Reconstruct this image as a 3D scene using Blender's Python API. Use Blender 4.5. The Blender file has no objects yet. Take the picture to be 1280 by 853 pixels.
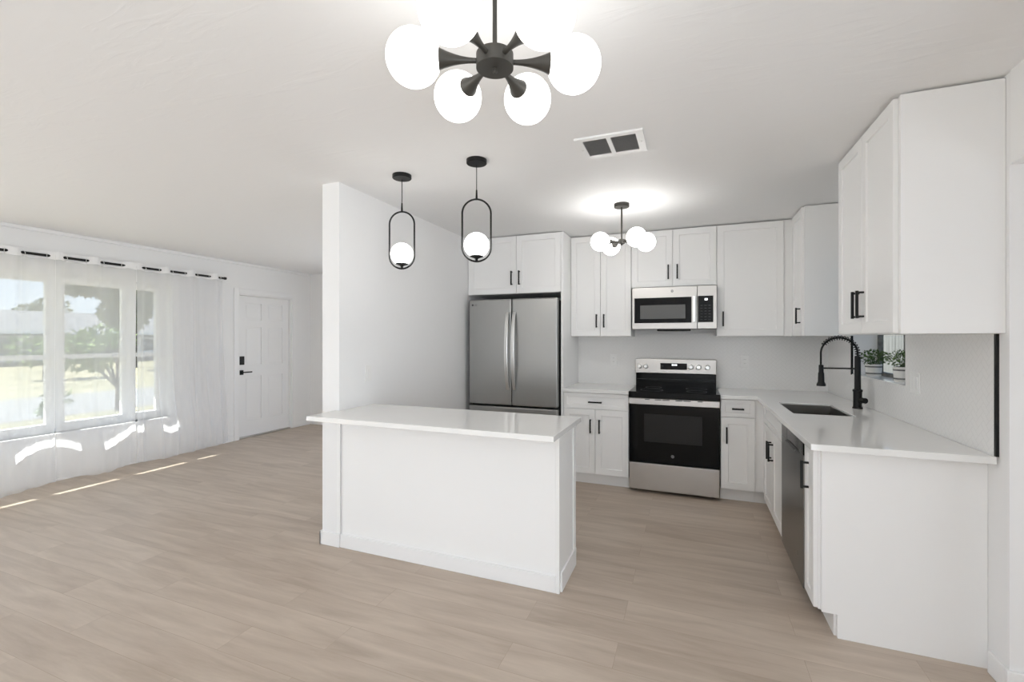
import bpy, bmesh, math, random
from mathutils import Vector, Matrix
PI = math.pi
random.seed(7)
S = bpy.context.scene
C = S.collection

# ------------------------------------------------------------------ camera
cam_d = bpy.data.cameras.new('camera')
cam = bpy.data.objects.new('camera', cam_d); C.objects.link(cam)
cam_d.sensor_fit = 'HORIZONTAL'; cam_d.sensor_width = 36.0
cam_d.lens = 566.65 / 1280 * 36.0
cam_d.shift_y = -3.23 / 1280
cam_d.clip_start = 0.02; cam_d.clip_end = 300
cam.location = (0, 0, 1.3994)
cam.rotation_euler = (PI / 2, 0, 0.3757)
S.camera = cam

# ------------------------------------------------------------------ world, sun, added fill lamps, exposure
W = bpy.data.worlds.new('sky'); S.world = W; W.use_nodes = True
wn = W.node_tree.nodes; wl = W.node_tree.links
for n in list(wn): wn.remove(n)
w_out = wn.new('ShaderNodeOutputWorld'); w_bg = wn.new('ShaderNodeBackground')
w_tc = wn.new('ShaderNodeTexCoord'); w_sep = wn.new('ShaderNodeSeparateXYZ'); w_rmp = wn.new('ShaderNodeValToRGB')
w_rmp.color_ramp.elements[0].position = 0.0; w_rmp.color_ramp.elements[0].color = (0.82, 0.90, 1.0, 1)
w_rmp.color_ramp.elements[1].position = 0.35; w_rmp.color_ramp.elements[1].color = (0.34, 0.56, 0.95, 1)
wl.new(w_tc.outputs['Generated'], w_sep.inputs[0]); wl.new(w_sep.outputs['Z'], w_rmp.inputs[0])
wl.new(w_rmp.outputs['Color'], w_bg.inputs['Color']); wl.new(w_bg.outputs[0], w_out.inputs[0])
w_bg.inputs['Strength'].default_value = 1.05

def lamp(name, kind, loc, energy, color=(1, 1, 1), **kw):
    d = bpy.data.lights.new(name, kind); d.energy = energy; d.color = color
    for k, v in kw.items(): setattr(d, k, v)
    o = bpy.data.objects.new(name, d); C.objects.link(o); o.location = loc
    return o
sun = lamp('sun', 'SUN', (-8, 0, 6), 20.0, (1.0, 0.98, 0.94), angle=0.006)
sun.rotation_euler = Vector((0.58, 0.30, -0.63)).to_track_quat('-Z', 'Y').to_euler()
XR_ = 1.17
# unseen area lamps added to brighten the room, no known windows behind them
fill2 = lamp('added_fill_left_rear', 'AREA', (-6.02, -1.15, 1.2), 33, (0.86, 0.93, 1.0), shape='RECTANGLE', size=2.9, size_y=1.9)  # added fill at an invented opening, left behind the camera
fill2.rotation_euler = (PI / 2 + 0.40, 0, -PI / 2)

fill3 = lamp('added_fill_right_rear', 'AREA', (XR_ + 0.24, -1.5, 1.2), 73, (0.87, 0.935, 1.0), shape='RECTANGLE', size=2.3, size_y=1.9)  # added fill from the right, lights the faces turned towards +X
fill3.rotation_euler = (PI / 2 + 0.30, 0, PI / 2)
fill4 = lamp('added_fill_far', 'AREA', (-3.35, 5.86, 1.3), 10.5, (0.92, 0.96, 1.0), shape='RECTANGLE', size=1.5, size_y=1.4)  # added fill hidden behind the partition, brightens the living room
fill4.rotation_euler = (PI / 2 + 0.15, 0, PI)
fill5 = lamp('added_fill_hall', 'AREA', (2.66, 1.36, 1.15), 13, (0.87, 0.935, 1.0), shape='RECTANGLE', size=1.8, size_y=1.9)  # added fill in the hall, in front of its solid wall
fill5.rotation_euler = (PI / 2 + 0.2, 0, PI / 2)

S.view_settings.view_transform = 'Standard'
try: S.view_settings.look = 'None'
except Exception: pass
S.view_settings.gamma = 1.0
S.view_settings.use_curve_mapping = False
S.view_settings.exposure = 0.56
S.cycles.max_bounces = 20; S.cycles.diffuse_bounces = 16; S.cycles.transparent_max_bounces = 16
GLOBE_DINING, GLOBE_KITCHEN, GLOBE_BAR = 2.2, 6.8, 4.8          # emission of the lit opal globes

# ------------------------------------------------------------------ materials
def new_mat(name):
    m = bpy.data.materials.new(name); m.use_nodes = True
    nt = m.node_tree; b = nt.nodes['Principled BSDF']
    return m, nt, b
def bump(nt, b, scale=(1, 1, 1), nscale=60, detail=3, strength=0.1, dist=0.002):
    tc = nt.nodes.new('ShaderNodeTexCoord'); mp = nt.nodes.new('ShaderNodeMapping'); n = nt.nodes.new('ShaderNodeTexNoise')
    bp = nt.nodes.new('ShaderNodeBump')
    mp.inputs['Scale'].default_value = scale; n.inputs['Scale'].default_value = nscale; n.inputs['Detail'].default_value = detail
    nt.links.new(tc.outputs['Object'], mp.inputs[0]); nt.links.new(mp.outputs[0], n.inputs['Vector'])
    nt.links.new(n.outputs['Fac'], bp.inputs['Height']); bp.inputs['Strength'].default_value = strength
    bp.inputs['Distance'].default_value = dist
    nt.links.new(bp.outputs[0], b.inputs['Normal'])
    return n
def paint(name, col, rough=0.5, spec=0.5, metal=0.0, bmp=None, coat=0.0):
    m, nt, b = new_mat(name)
    b.inputs['Base Color'].default_value = (*col, 1); b.inputs['Roughness'].default_value = rough
    b.inputs['Specular IOR Level'].default_value = spec; b.inputs['Metallic'].default_value = metal
    b.inputs['Coat Weight'].default_value = coat
    if bmp: bump(nt, b, **bmp)
    else: bump(nt, b, nscale=300, strength=0.02, dist=0.0005)
    return m
def emit(name, col, strength):
    m = bpy.data.materials.new(name); m.use_nodes = True
    nt = m.node_tree; b = nt.nodes['Principled BSDF']
    b.inputs['Base Color'].default_value = (0.9, 0.9, 0.88, 1); b.inputs['Roughness'].default_value = 0.25
    b.inputs['Emission Color'].default_value = (*col, 1); b.inputs['Emission Strength'].default_value = strength
    return m

M = {}
M['wall'] = paint('wall_paint', (0.83, 0.83, 0.83), 0.6, 0.3, bmp=dict(nscale=90, strength=0.12, dist=0.0015))
M['trim'] = paint('trim_paint', (0.84, 0.84, 0.84), 0.35, 0.5)
M['cab'] = paint('cabinet_lacquer', (0.86, 0.86, 0.855), 0.35, 0.45)
M['black'] = paint('matte_black_metal', (0.008, 0.008, 0.008), 0.42, 0.3)
M['bronze'] = paint('dark_bronze_metal', (0.045, 0.042, 0.036), 0.45, 0.5, 0.3)
M['plastic'] = paint('white_plastic', (0.82, 0.82, 0.81), 0.3, 0.5)
M['darkgap'] = paint('dark_plastic', (0.02, 0.02, 0.02), 0.5, 0.4)
M['blackglass'] = paint('black_glass', (0.004, 0.004, 0.004), 0.08, 0.16)
M['ovenglass'] = paint('oven_window_glass', (0.022, 0.022, 0.022), 0.12, 0.18)
M['mwglass'] = paint('microwave_window_glass', (0.10, 0.10, 0.098), 0.25, 0.5)
M['globe_dining'] = emit('lit_opal_glass_dining', (1.0, 0.985, 0.955), GLOBE_DINING)
M['globe_kitchen'] = emit('lit_opal_glass_kitchen', (1.0, 0.985, 0.955), GLOBE_KITCHEN)
M['globe_bar'] = emit('lit_opal_glass_bar', (1.0, 0.985, 0.955), GLOBE_BAR)
M['digits'] = emit('display_digits', (0.9, 0.95, 1.0), 1.5)
M['louvre'] = paint('louvre_grey', (0.42, 0.41, 0.40), 0.5)
M['grey'] = paint('grey_print', (0.22, 0.22, 0.22), 0.4)
M['darkprint'] = paint('dark_print', (0.06, 0.06, 0.06), 0.4)

def brushed(name, col, rough, axis):
    m, nt, b = new_mat(name)
    b.inputs['Base Color'].default_value = (*col, 1); b.inputs['Metallic'].default_value = 1.0
    b.inputs['Roughness'].default_value = rough; b.inputs['Anisotropic'].default_value = 0.4
    sc = (1, 60, 60) if axis == 'x' else (60, 60, 1)
    n = bump(nt, b, scale=sc, nscale=8, detail=4, strength=0.04, dist=0.0006)
    return m
M['steel'] = brushed('brushed_steel', (0.57, 0.55, 0.525), 0.36, 'x')
M['fridge_steel'] = brushed('fridge_steel', (0.43, 0.43, 0.42), 0.30, 'z')
M['dw_steel'] = brushed('dishwasher_steel', (0.26, 0.26, 0.255), 0.28, 'z')
M['handle_steel'] = paint('satin_steel', (0.78, 0.78, 0.76), 0.28, 0.5, 1.0)
M['sink_steel'] = brushed('sink_steel', (0.36, 0.35, 0.33), 0.33, 'x')

# quartz
m, nt, b = new_mat('white_quartz'); M['quartz'] = m
n = nt.nodes.new('ShaderNodeTexNoise'); r = nt.nodes.new('ShaderNodeValToRGB'); tc = nt.nodes.new('ShaderNodeTexCoord')
n.inputs['Scale'].default_value = 3; n.inputs['Detail'].default_value = 8
r.color_ramp.elements[0].color = (0.80, 0.80, 0.785, 1); r.color_ramp.elements[1].color = (0.86, 0.86, 0.85, 1)
nt.links.new(tc.outputs['Object'], n.inputs['Vector']); nt.links.new(n.outputs['Fac'], r.inputs[0]); nt.links.new(r.outputs[0], b.inputs['Base Color'])
b.inputs['Roughness'].default_value = 0.08; b.inputs['Specular IOR Level'].default_value = 0.55

# ceiling with skip-trowel strokes
m, nt, b = new_mat('ceiling_plaster'); M['ceil'] = m
b.inputs['Base Color'].default_value = (0.86, 0.86, 0.86, 1); b.inputs['Roughness'].default_value = 0.62; b.inputs['Specular IOR Level'].default_value = 0.35
tc = nt.nodes.new('ShaderNodeTexCoord'); mp = nt.nodes.new('ShaderNodeMapping'); n1 = nt.nodes.new('ShaderNodeTexNoise'); n2 = nt.nodes.new('ShaderNodeTexNoise')
rm = nt.nodes.new('ShaderNodeValToRGB'); mu = nt.nodes.new('ShaderNodeMath'); mu.operation = 'MULTIPLY'; bp = nt.nodes.new('ShaderNodeBump')
mp.inputs['Scale'].default_value = (1.6, 6.5, 1); mp.inputs['Rotation'].default_value = (0, 0, 0.25)
n1.inputs['Scale'].default_value = 2.2; n1.inputs['Detail'].default_value = 5; n1.inputs['Distortion'].default_value = 0.8
n2.inputs['Scale'].default_value = 1.1; n2.inputs['Detail'].default_value = 2
rm.color_ramp.elements[0].position = 0.5; rm.color_ramp.elements[1].position = 0.62
nt.links.new(tc.outputs['Object'], mp.inputs[0]); nt.links.new(mp.outputs[0], n1.inputs['Vector']); nt.links.new(tc.outputs['Object'], n2.inputs['Vector'])
nt.links.new(n1.outputs['Fac'], rm.inputs[0]); nt.links.new(rm.outputs[0], mu.inputs[0]); nt.links.new(n2.outputs['Fac'], mu.inputs[1])
nt.links.new(mu.outputs[0], bp.inputs['Height']); bp.inputs['Strength'].default_value = 0.20; bp.inputs['Distance'].default_value = 0.004
nt.links.new(bp.outputs[0], b.inputs['Normal'])

# plank floor
m, nt, b = new_mat('oak_plank_floor'); M['floor'] = m
L = nt.links.new
tc = nt.nodes.new('ShaderNodeTexCoord'); mp = nt.nodes.new('ShaderNodeMapping')
mp.inputs['Location'].default_value = (0.31, 0.017, 0)
br = nt.nodes.new('ShaderNodeTexBrick'); br.offset = 0.37; br.squash = 1.0
br.inputs['Scale'].default_value = 1.0; br.inputs['Brick Width'].default_value = 1.22; br.inputs['Row Height'].default_value = 0.178
br.inputs['Mortar Size'].default_value = 0.0012; br.inputs['Mortar Smooth'].default_value = 0.3
br.inputs['Color1'].default_value = (0, 0, 0, 1); br.inputs['Color2'].default_value = (1, 1, 1, 1); br.inputs['Mortar'].default_value = (0.5, 0.5, 0.5, 1)
L(tc.outputs['Object'], mp.inputs[0]); L(mp.outputs[0], br.inputs['Vector'])
# grain, offset per plank
cmb = nt.nodes.new('ShaderNodeVectorMath'); cmb.operation = 'MULTIPLY_ADD'
cmb.inputs[1].default_value = (7.0, 7.0, 7.0)
L(br.outputs['Color'], cmb.inputs[0]); L(mp.outputs[0], cmb.inputs[2])
gm = nt.nodes.new('ShaderNodeMapping'); gm.inputs['Scale'].default_value = (1.1, 9.0, 1)
L(cmb.outputs[0], gm.inputs[0])
g1 = nt.nodes.new('ShaderNodeTexNoise'); g1.inputs['Scale'].default_value = 1.6; g1.inputs['Detail'].default_value = 7; g1.inputs['Distortion'].default_value = 0.6
g2 = nt.nodes.new('ShaderNodeTexNoise'); g2.inputs['Scale'].default_value = 14; g2.inputs['Detail'].default_value = 4
L(gm.outputs[0], g1.inputs['Vector']); L(gm.outputs[0], g2.inputs['Vector'])
ad = nt.nodes.new('ShaderNodeMath'); ad.operation = 'MULTIPLY_ADD'; ad.inputs[1].default_value = 0.16
L(br.outputs['Color'], ad.inputs[0]); L(g1.outputs['Fac'], ad.inputs[2])
ad2 = nt.nodes.new('ShaderNodeMath'); ad2.operation = 'MULTIPLY_ADD'; ad2.inputs[1].default_value = 0.18
L(g2.outputs['Fac'], ad2.inputs[0]); L(ad.outputs[0], ad2.inputs[2])
rp = nt.nodes.new('ShaderNodeValToRGB')
rp.color_ramp.elements[0].position = 0.42; rp.color_ramp.elements[0].color = (0.400, 0.325, 0.260, 1)
rp.color_ramp.elements[1].position = 0.92; rp.color_ramp.elements[1].color = (0.560, 0.475, 0.395, 1)
L(ad2.outputs[0], rp.inputs[0])
mx = nt.nodes.new('ShaderNodeMixRGB'); mx.blend_type = 'MULTIPLY'; mx.inputs['Color2'].default_value = (0.80, 0.77, 0.74, 1)
L(br.outputs['Fac'], mx.inputs['Fac']); L(rp.outputs[0], mx.inputs['Color1']); L(mx.outputs[0], b.inputs['Base Color'])
b.inputs['Roughness'].default_value = 0.42; b.inputs['Specular IOR Level'].default_value = 0.4
bp = nt.nodes.new('ShaderNodeBump'); bp.inputs['Strength'].default_value = 0.08; bp.inputs['Distance'].default_value = 0.001
L(g2.outputs['Fac'], bp.inputs['Height']); L(bp.outputs[0], b.inputs['Normal'])

# herringbone tile (pattern for a wall whose in-plane axes are given)
def herring(name, ax):
    m, nt, b = new_mat(name); L = nt.links.new
    tc = nt.nodes.new('ShaderNodeTexCoord'); sp = nt.nodes.new('ShaderNodeSeparateXYZ'); L(tc.outputs['Object'], sp.inputs[0])
    def math_(op, a, b_=None, c=None):
        n = nt.nodes.new('ShaderNodeMath'); n.operation = op
        for i, v in enumerate((a, b_, c)):
            if v is None: continue
            if isinstance(v, (int, float)): n.inputs[i].default_value = v
            else: L(v, n.inputs[i])
        return n.outputs[0]
    u = sp.outputs[ax]; v = sp.outputs['Z']
    w = 0.027                                   # tile width; each tile is 2:1 (herringbone of 2x1 blocks turned 45 degrees)
    p = math_('MULTIPLY', math_('ADD', u, v), 0.7071 / w); q = math_('MULTIPLY', math_('SUBTRACT', v, u), 0.7071 / w)
    fp = math_('FLOOR', p); fq = math_('FLOOR', q)
    a = math_('FRACT', p); c = math_('FRACT', q)
    k = math_('FLOORED_MODULO', math_('SUBTRACT', fp, fq), 4.0)
    # cells k=0,1 : horizontal tile halves ; k=2,3 : vertical tile halves
    horiz = math_('LESS_THAN', k, 1.5)
    k0 = math_('COMPARE', k, 0.0, 0.1); k1 = math_('COMPARE', k, 1.0, 0.1); k2 = math_('COMPARE', k, 2.0, 0.1); k3 = math_('COMPARE', k, 3.0, 0.1)
    left = math_('ADD', a, k1); right = math_('ADD', math_('SUBTRACT', 1.0, a), k0)
    bot = math_('ADD', c, k2); top = math_('ADD', math_('SUBTRACT', 1.0, c), k3)
    d = math_('MINIMUM', math_('MINIMUM', left, right), math_('MINIMUM', bot, top))
    sm = nt.nodes.new('ShaderNodeMapRange'); sm.interpolation_type = 'SMOOTHSTEP'
    sm.inputs['From Min'].default_value = 0.0; sm.inputs['From Max'].default_value = 0.09
    L(d, sm.inputs['Value'])
    mx = nt.nodes.new('ShaderNodeMixRGB'); mx.inputs['Color1'].default_value = (0.745, 0.74, 0.73, 1); mx.inputs['Color2'].default_value = (0.80, 0.795, 0.785, 1)
    L(sm.outputs[0], mx.inputs['Fac']); L(mx.outputs[0], b.inputs['Base Color'])
    bp = nt.nodes.new('ShaderNodeBump'); bp.inputs['Strength'].default_value = 0.2; bp.inputs['Distance'].default_value = 0.001
    L(sm.outputs[0], bp.inputs['Height']); L(bp.outputs[0], b.inputs['Normal'])
    b.inputs['Roughness'].default_value = 0.22
    return m
M['tile_x'] = herring('herringbone_tile_back', 'X'); M['tile_y'] = herring('herringbone_tile_side', 'Y')

# glass and sheer cloth
m = bpy.data.materials.new('window_glass'); m.use_nodes = True; nt = m.node_tree; nt.nodes.remove(nt.nodes['Principled BSDF'])
t = nt.nodes.new('ShaderNodeBsdfTransparent'); g = nt.nodes.new('ShaderNodeBsdfGlossy'); g.inputs['Roughness'].default_value = 0.02
x = nt.nodes.new('ShaderNodeMixShader'); x.inputs[0].default_value = 0.05; t.inputs[0].default_value = (0.96, 0.98, 0.97, 1)
nt.links.new(t.outputs[0], x.inputs[1]); nt.links.new(g.outputs[0], x.inputs[2]); nt.links.new(x.outputs[0], nt.nodes['Material Output'].inputs[0])
M['glass'] = m
m = bpy.data.materials.new('sheer_voile'); m.use_nodes = True; nt = m.node_tree; nt.nodes.remove(nt.nodes['Principled BSDF'])
t = nt.nodes.new('ShaderNodeBsdfTransparent'); t.inputs[0].default_value = (1, 1, 1, 1)
df = nt.nodes.new('ShaderNodeBsdfDiffuse'); df.inputs[0].default_value = (0.90, 0.90, 0.91, 1)
tr = nt.nodes.new('ShaderNodeBsdfTranslucent'); tr.inputs[0].default_value = (0.90, 0.91, 0.92, 1)
a = nt.nodes.new('ShaderNodeMixShader'); a.inputs[0].default_value = 0.5
x = nt.nodes.new('ShaderNodeMixShader')
lw = nt.nodes.new('ShaderNodeLayerWeight'); lw.inputs['Blend'].default_value = 0.35
rr = nt.nodes.new('ShaderNodeMapRange'); rr.inputs['To Min'].default_value = 0.55; rr.inputs['To Max'].default_value = 0.86
wv = nt.nodes.new('ShaderNodeTexNoise'); wv.inputs['Scale'].default_value = 3
nt.links.new(lw.outputs['Facing'], rr.inputs['Value']); nt.links.new(rr.outputs[0], x.inputs[0])
nt.links.new(df.outputs[0], a.inputs[1]); nt.links.new(tr.outputs[0], a.inputs[2])
nt.links.new(t.outputs[0], x.inputs[1]); nt.links.new(a.outputs[0], x.inputs[2]); nt.links.new(x.outputs[0], nt.nodes['Material Output'].inputs[0])
M['sheer'] = m
M['voile_hem'] = paint('doubled_voile', (0.86, 0.86, 0.86), 0.9, 0.1)

def noisy(name, c1, c2, scale=5, rough=0.9, stretch=(1, 1, 1)):
    m, nt, b = new_mat(name)
    tc = nt.nodes.new('ShaderNodeTexCoord'); mp = nt.nodes.new('ShaderNodeMapping'); n = nt.nodes.new('ShaderNodeTexNoise'); r = nt.nodes.new('ShaderNodeValToRGB')
    mp.inputs['Scale'].default_value = stretch; n.inputs['Scale'].default_value = scale; n.inputs['Detail'].default_value = 6
    r.color_ramp.elements[0].position = 0.35; r.color_ramp.elements[1].position = 0.65
    r.color_ramp.elements[0].color = (*c1, 1); r.color_ramp.elements[1].color = (*c2, 1)
    nt.links.new(tc.outputs['Object'], mp.inputs[0]); nt.links.new(mp.outputs[0], n.inputs['Vector']); nt.links.new(n.outputs['Fac'], r.inputs[0])
    nt.links.new(r.outputs[0], b.inputs['Base Color']); b.inputs['Roughness'].default_value = rough
    return m
M['lawn'] = noisy('dry_lawn', (0.10, 0.095, 0.045), (0.19, 0.165, 0.095), 1.2)
M['mulch'] = noisy('mulch', (0.08, 0.075, 0.07), (0.14, 0.13, 0.125), 8)
M['road'] = noisy('pale_concrete', (0.10, 0.10, 0.10), (0.13, 0.13, 0.13), 2)
M['leaf'] = noisy('garden_leaves', (0.06, 0.13, 0.025), (0.26, 0.34, 0.10), 2)
M['leaf_far'] = noisy('far_leaves', (0.05, 0.075, 0.03), (0.20, 0.23, 0.10), 0.8)
M['potleaf'] = noisy('potted_leaves', (0.025, 0.06, 0.015), (0.12, 0.20, 0.06), 14)
M['bark'] = noisy('bark', (0.07, 0.05, 0.04), (0.16, 0.13, 0.10), 12)
M['siding'] = noisy('grey_house_wall', (0.12, 0.125, 0.135), (0.14, 0.145, 0.155), 1)
M['roof'] = noisy('grey_shingles', (0.09, 0.09, 0.10), (0.13, 0.13, 0.14), 6, stretch=(1, 1, 3))
M['winglass'] = paint('dark_house_glass', (0.05, 0.06, 0.07), 0.15)
M['fence'] = noisy('weathered_fence', (0.035, 0.035, 0.033), (0.08, 0.08, 0.077), 5, stretch=(1, 8, 0.3))
M['soil'] = noisy('potting_soil', (0.02, 0.015, 0.01), (0.05, 0.04, 0.03), 40)
M['ceramic'] = noisy('white_ceramic', (0.72, 0.71, 0.68), (0.80, 0.79, 0.76), 20, 0.5)
M['band'] = noisy('grey_glaze_band', (0.10, 0.10, 0.095), (0.20, 0.20, 0.19), 30, 0.6)

# ------------------------------------------------------------------ mesh helpers
WM = {}
class MB:
    def __init__(s): s.bm = bmesh.new()
    def box(s, x0, x1, y0, y1, z0, z1):
        vs = [s.bm.verts.new((x, y, z)) for z in (z0, z1) for x, y in ((x0, y0), (x1, y0), (x1, y1), (x0, y1))]
        for f in ((3, 2, 1, 0), (4, 5, 6, 7), (0, 1, 5, 4), (1, 2, 6, 5), (2, 3, 7, 6), (3, 0, 4, 7)):
            s.bm.faces.new([vs[i] for i in f])
        return s
    def tube(s, pts, r, n=10, caps=True):
        pts = [Vector(p) for p in pts]; rings = []
        rs = r if isinstance(r, (list, tuple)) else [r] * len(pts)
        up = None
        for i, p in enumerate(pts):
            d = (pts[min(i + 1, len(pts) - 1)] - pts[max(i - 1, 0)]).normalized()
            if up is None:
                up = Vector((0, 0, 1)) if abs(d.z) < 0.9 else Vector((1, 0, 0))
            a = d.cross(up).normalized(); up = a.cross(d).normalized()
            rings.append([s.bm.verts.new(p + rs[i] * (math.cos(2 * PI * k / n) * a + math.sin(2 * PI * k / n) * up)) for k in range(n)])
        for i in range(len(rings) - 1):
            for k in range(n):
                s.bm.faces.new((rings[i][k], rings[i][(k + 1) % n], rings[i + 1][(k + 1) % n], rings[i + 1][k]))
        if caps: s.bm.faces.new(rings[0][::-1]); s.bm.faces.new(rings[-1])
        return s
    def closed_tube(s, pts, r, n=8, normal=(0, 1, 0)):
        pts = [Vector(p) for p in pts]; N = Vector(normal); m = len(pts); rings = []
        for i, p in enumerate(pts):
            d = (pts[(i + 1) % m] - pts[i - 1]).normalized(); a = d.cross(N).normalized()
            rings.append([s.bm.verts.new(p + r * (math.cos(2 * PI * k / n) * a + math.sin(2 * PI * k / n) * N)) for k in range(n)])
        for i in range(m):
            for k in range(n):
                s.bm.faces.new((rings[i][k], rings[i][(k + 1) % n], rings[(i + 1) % m][(k + 1) % n], rings[(i + 1) % m][k]))
        return s
    def lathe(s, prof, org, axis=(0, 0, 1), n=32):
        org = Vector(org); ax = Vector(axis).normalized()
        a = ax.orthogonal().normalized(); b = ax.cross(a); rings = []
        for r, h in prof:
            if r < 1e-6: rings.append([s.bm.verts.new(org + ax * h)])
            else: rings.append([s.bm.verts.new(org + ax * h + r * (math.cos(2 * PI * k / n) * a + math.sin(2 * PI * k / n) * b)) for k in range(n)])
        for i in range(len(rings) - 1):
            A, B = rings[i], rings[i + 1]
            for k in range(n):
                k2 = (k + 1) % n
                if len(A) == 1 and len(B) == 1: continue
                if len(A) == 1: s.bm.faces.new((A[0], B[k2], B[k]))
                elif len(B) == 1: s.bm.faces.new((A[k], A[k2], B[0]))
                else: s.bm.faces.new((A[k], A[k2], B[k2], B[k]))
        return s
    def sphere(s, c, r, n=32, squash=1.0):
        m = n // 2
        return s.lathe([(r * math.sin(PI * i / m), -r * squash * math.cos(PI * i / m)) for i in range(m + 1)], c, (0, 0, 1), n)
    def prism(s, poly, z0, z1):
        lo = [s.bm.verts.new((x, y, z0)) for x, y in poly]; hi = [s.bm.verts.new((x, y, z1)) for x, y in poly]
        n = len(poly); s.bm.faces.new(lo[::-1]); s.bm.faces.new(hi)
        for i in range(n): s.bm.faces.new((lo[i], lo[(i + 1) % n], hi[(i + 1) % n], hi[i]))
        return s
    def grid(s, us, vs, keep, w0, w1, plane='xy'):
        """slab made of grid cells; shared verts, so holes are real"""
        def P(u, v, w):
            return (u, v, w) if plane == 'xy' else ((w, u, v) if plane == 'yz' else (u, w, v))
        V = {}
        def vert(i, j, k):
            if (i, j, k) not in V: V[(i, j, k)] = s.bm.verts.new(P(us[i], vs[j], (w0, w1)[k]))
            return V[(i, j, k)]
        cells = {(i, j) for i in range(len(us) - 1) for j in range(len(vs) - 1) if keep(i, j)}
        for i, j in cells:
            s.bm.faces.new([vert(i, j, 1), vert(i + 1, j, 1), vert(i + 1, j + 1, 1), vert(i, j + 1, 1)])
            s.bm.faces.new([vert(i, j, 0), vert(i, j + 1, 0), vert(i + 1, j + 1, 0), vert(i + 1, j, 0)])
            for di, dj, e in ((-1, 0, ((0, 1), (0, 0))), (1, 0, ((1, 0), (1, 1))), (0, -1, ((0, 0), (1, 0))), (0, 1, ((1, 1), (0, 1)))):
                if (i + di, j + dj) not in cells:
                    (a, b), (c, d) = e
                    s.bm.faces.new([vert(i + a, j + b, 0), vert(i + c, j + d, 0), vert(i + c, j + d, 1), vert(i + a, j + b, 1)])
        return s
    def build(s, name, mat, parent=None, local=False, bevel=0, smooth=False, seg=2):
        bmesh.ops.recalc_face_normals(s.bm, faces=s.bm.faces)
        if parent is not None and not local:
            s.bm.transform(WM[parent.name].inverted())
        me = bpy.data.meshes.new(name); s.bm.to_mesh(me); s.bm.free()
        o = bpy.data.objects.new(name, me); C.objects.link(o)
        me.materials.append(M[mat] if isinstance(mat, str) else mat)
        if parent is not None:
            o.parent = parent; WM[o.name] = WM[parent.name]
        else: WM[o.name] = Matrix.Identity(4)
        if smooth:
            for p in me.polygons: p.use_smooth = True
            me.set_sharp_from_angle(angle=math.radians(40))
        if bevel:
            b = o.modifiers.new('bevel', 'BEVEL'); b.width = bevel; b.segments = seg; b.limit_method = 'ANGLE'; b.harden_normals = False
        return o
def empty(name, loc, rz=0):
    o = bpy.data.objects.new(name, None); C.objects.link(o); o.location = loc; o.rotation_euler = (0, 0, rz)
    o.empty_display_size = 0.1
    WM[o.name] = Matrix.Translation(loc) @ Matrix.Rotation(rz, 4, 'Z')
    return o
def tag(o, label, cat, group=None, kind=None):
    o['label'] = label; o['category'] = cat
    if group: o['group'] = group
    if kind: o['kind'] = kind
    return o
def struct(o, label=None):
    o['kind'] = 'structure'
    if label: o['label'] = label
    return o
def thing(name, label, cat, loc, rz=0, group=None): return tag(empty(name, loc, rz), label, cat, group)
def text_mesh(name, txt, size, mat, parent, loc, rot, depth=0.0004):
    cu = bpy.data.curves.new(name, 'FONT'); cu.body = txt; cu.size = size; cu.align_x = 'CENTER'; cu.align_y = 'CENTER'; cu.extrude = depth
    t = bpy.data.objects.new(name + '_curve', cu); C.objects.link(t)
    dg = bpy.context.evaluated_depsgraph_get(); me = bpy.data.meshes.new_from_object(t.evaluated_get(dg))
    bpy.data.objects.remove(t); bpy.data.curves.remove(cu)
    me.transform(Matrix.Translation(loc) @ rot.to_4x4())
    if parent is not None: me.transform(WM[parent.name].inverted())
    o = bpy.data.objects.new(name, me); C.objects.link(o); me.materials.clear(); me.materials.append(M[mat]); o.parent = parent
    WM[o.name] = WM[parent.name]
    return o
FRONT = Matrix.Rotation(PI / 2, 3, 'X')                       # text facing -Y

# ------------------------------------------------------------------ main dimensions
CEIL = 2.45; UT = 2.44; UB = 1.42; CT = 0.914; CB = 0.884
XL = -5.79; XR = 1.17; YB = 4.90; YF = 5.69; YR = -3.0
PX0, PX1, PY0 = -2.34, -2.195, 2.405
OY0, OY1, OZ = 0.35, 2.385, 2.085                              # doorway in the right wall

# ------------------------------------------------------------------ room shell
struct(MB().box(XL - 0.2, 2.9, YR - 0.2, YF + 0.15, -0.12, 0).build('floor', 'floor'))
struct(MB().box(XL - 0.2, 2.9, YR - 0.2, YF + 0.15, CEIL, CEIL + 0.12).build('ceiling', 'ceil'))
# left wall: openings for window_1, door_1 and an added rear hole for fill light
WY0, WY1, WZ0, WZ1 = 0.75, 3.536, 0.47, 2.03
DY0, DY1, DZ = 4.42, 5.316, 2.02
RY0, RY1, RZ0, RZ1 = -2.6, 0.3, 0.2, 2.2
ys = [YR, RY0, RY1, WY0, WY1, DY0, DY1, YF]; zs = [0, RZ0, WZ0, DZ, WZ1, RZ1, CEIL]
def kl(i, j):
    y = (ys[i] + ys[i + 1]) / 2; z = (zs[j] + zs[j + 1]) / 2
    return not ((WY0 < y < WY1 and WZ0 < z < WZ1) or (DY0 < y < DY1 and z < DZ) or (RY0 < y < RY1 and RZ0 < z < RZ1))
struct(MB().grid(ys, zs, kl, XL - 0.16, XL, 'yz').build('wall_left', 'wall'))
struct(MB().grid([XL, -4.1, -2.6, PX0], [0, 0.6, 2.0, CEIL], lambda i, j: not (i == 1 and j == 1), YF, YF + 0.12, 'xz').build('wall_far', 'wall'))  # unseen middle opening, added to let the far fill lamp in
struct(MB().box(PX1, XR + 0.2, YB, YB + 0.12, 0, CEIL).build('wall_back', 'wall'))
struct(MB().box(PX0, PX1, PY0, YF + 0.12, 0, CEIL).build('wall_partition', 'wall'))
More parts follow.
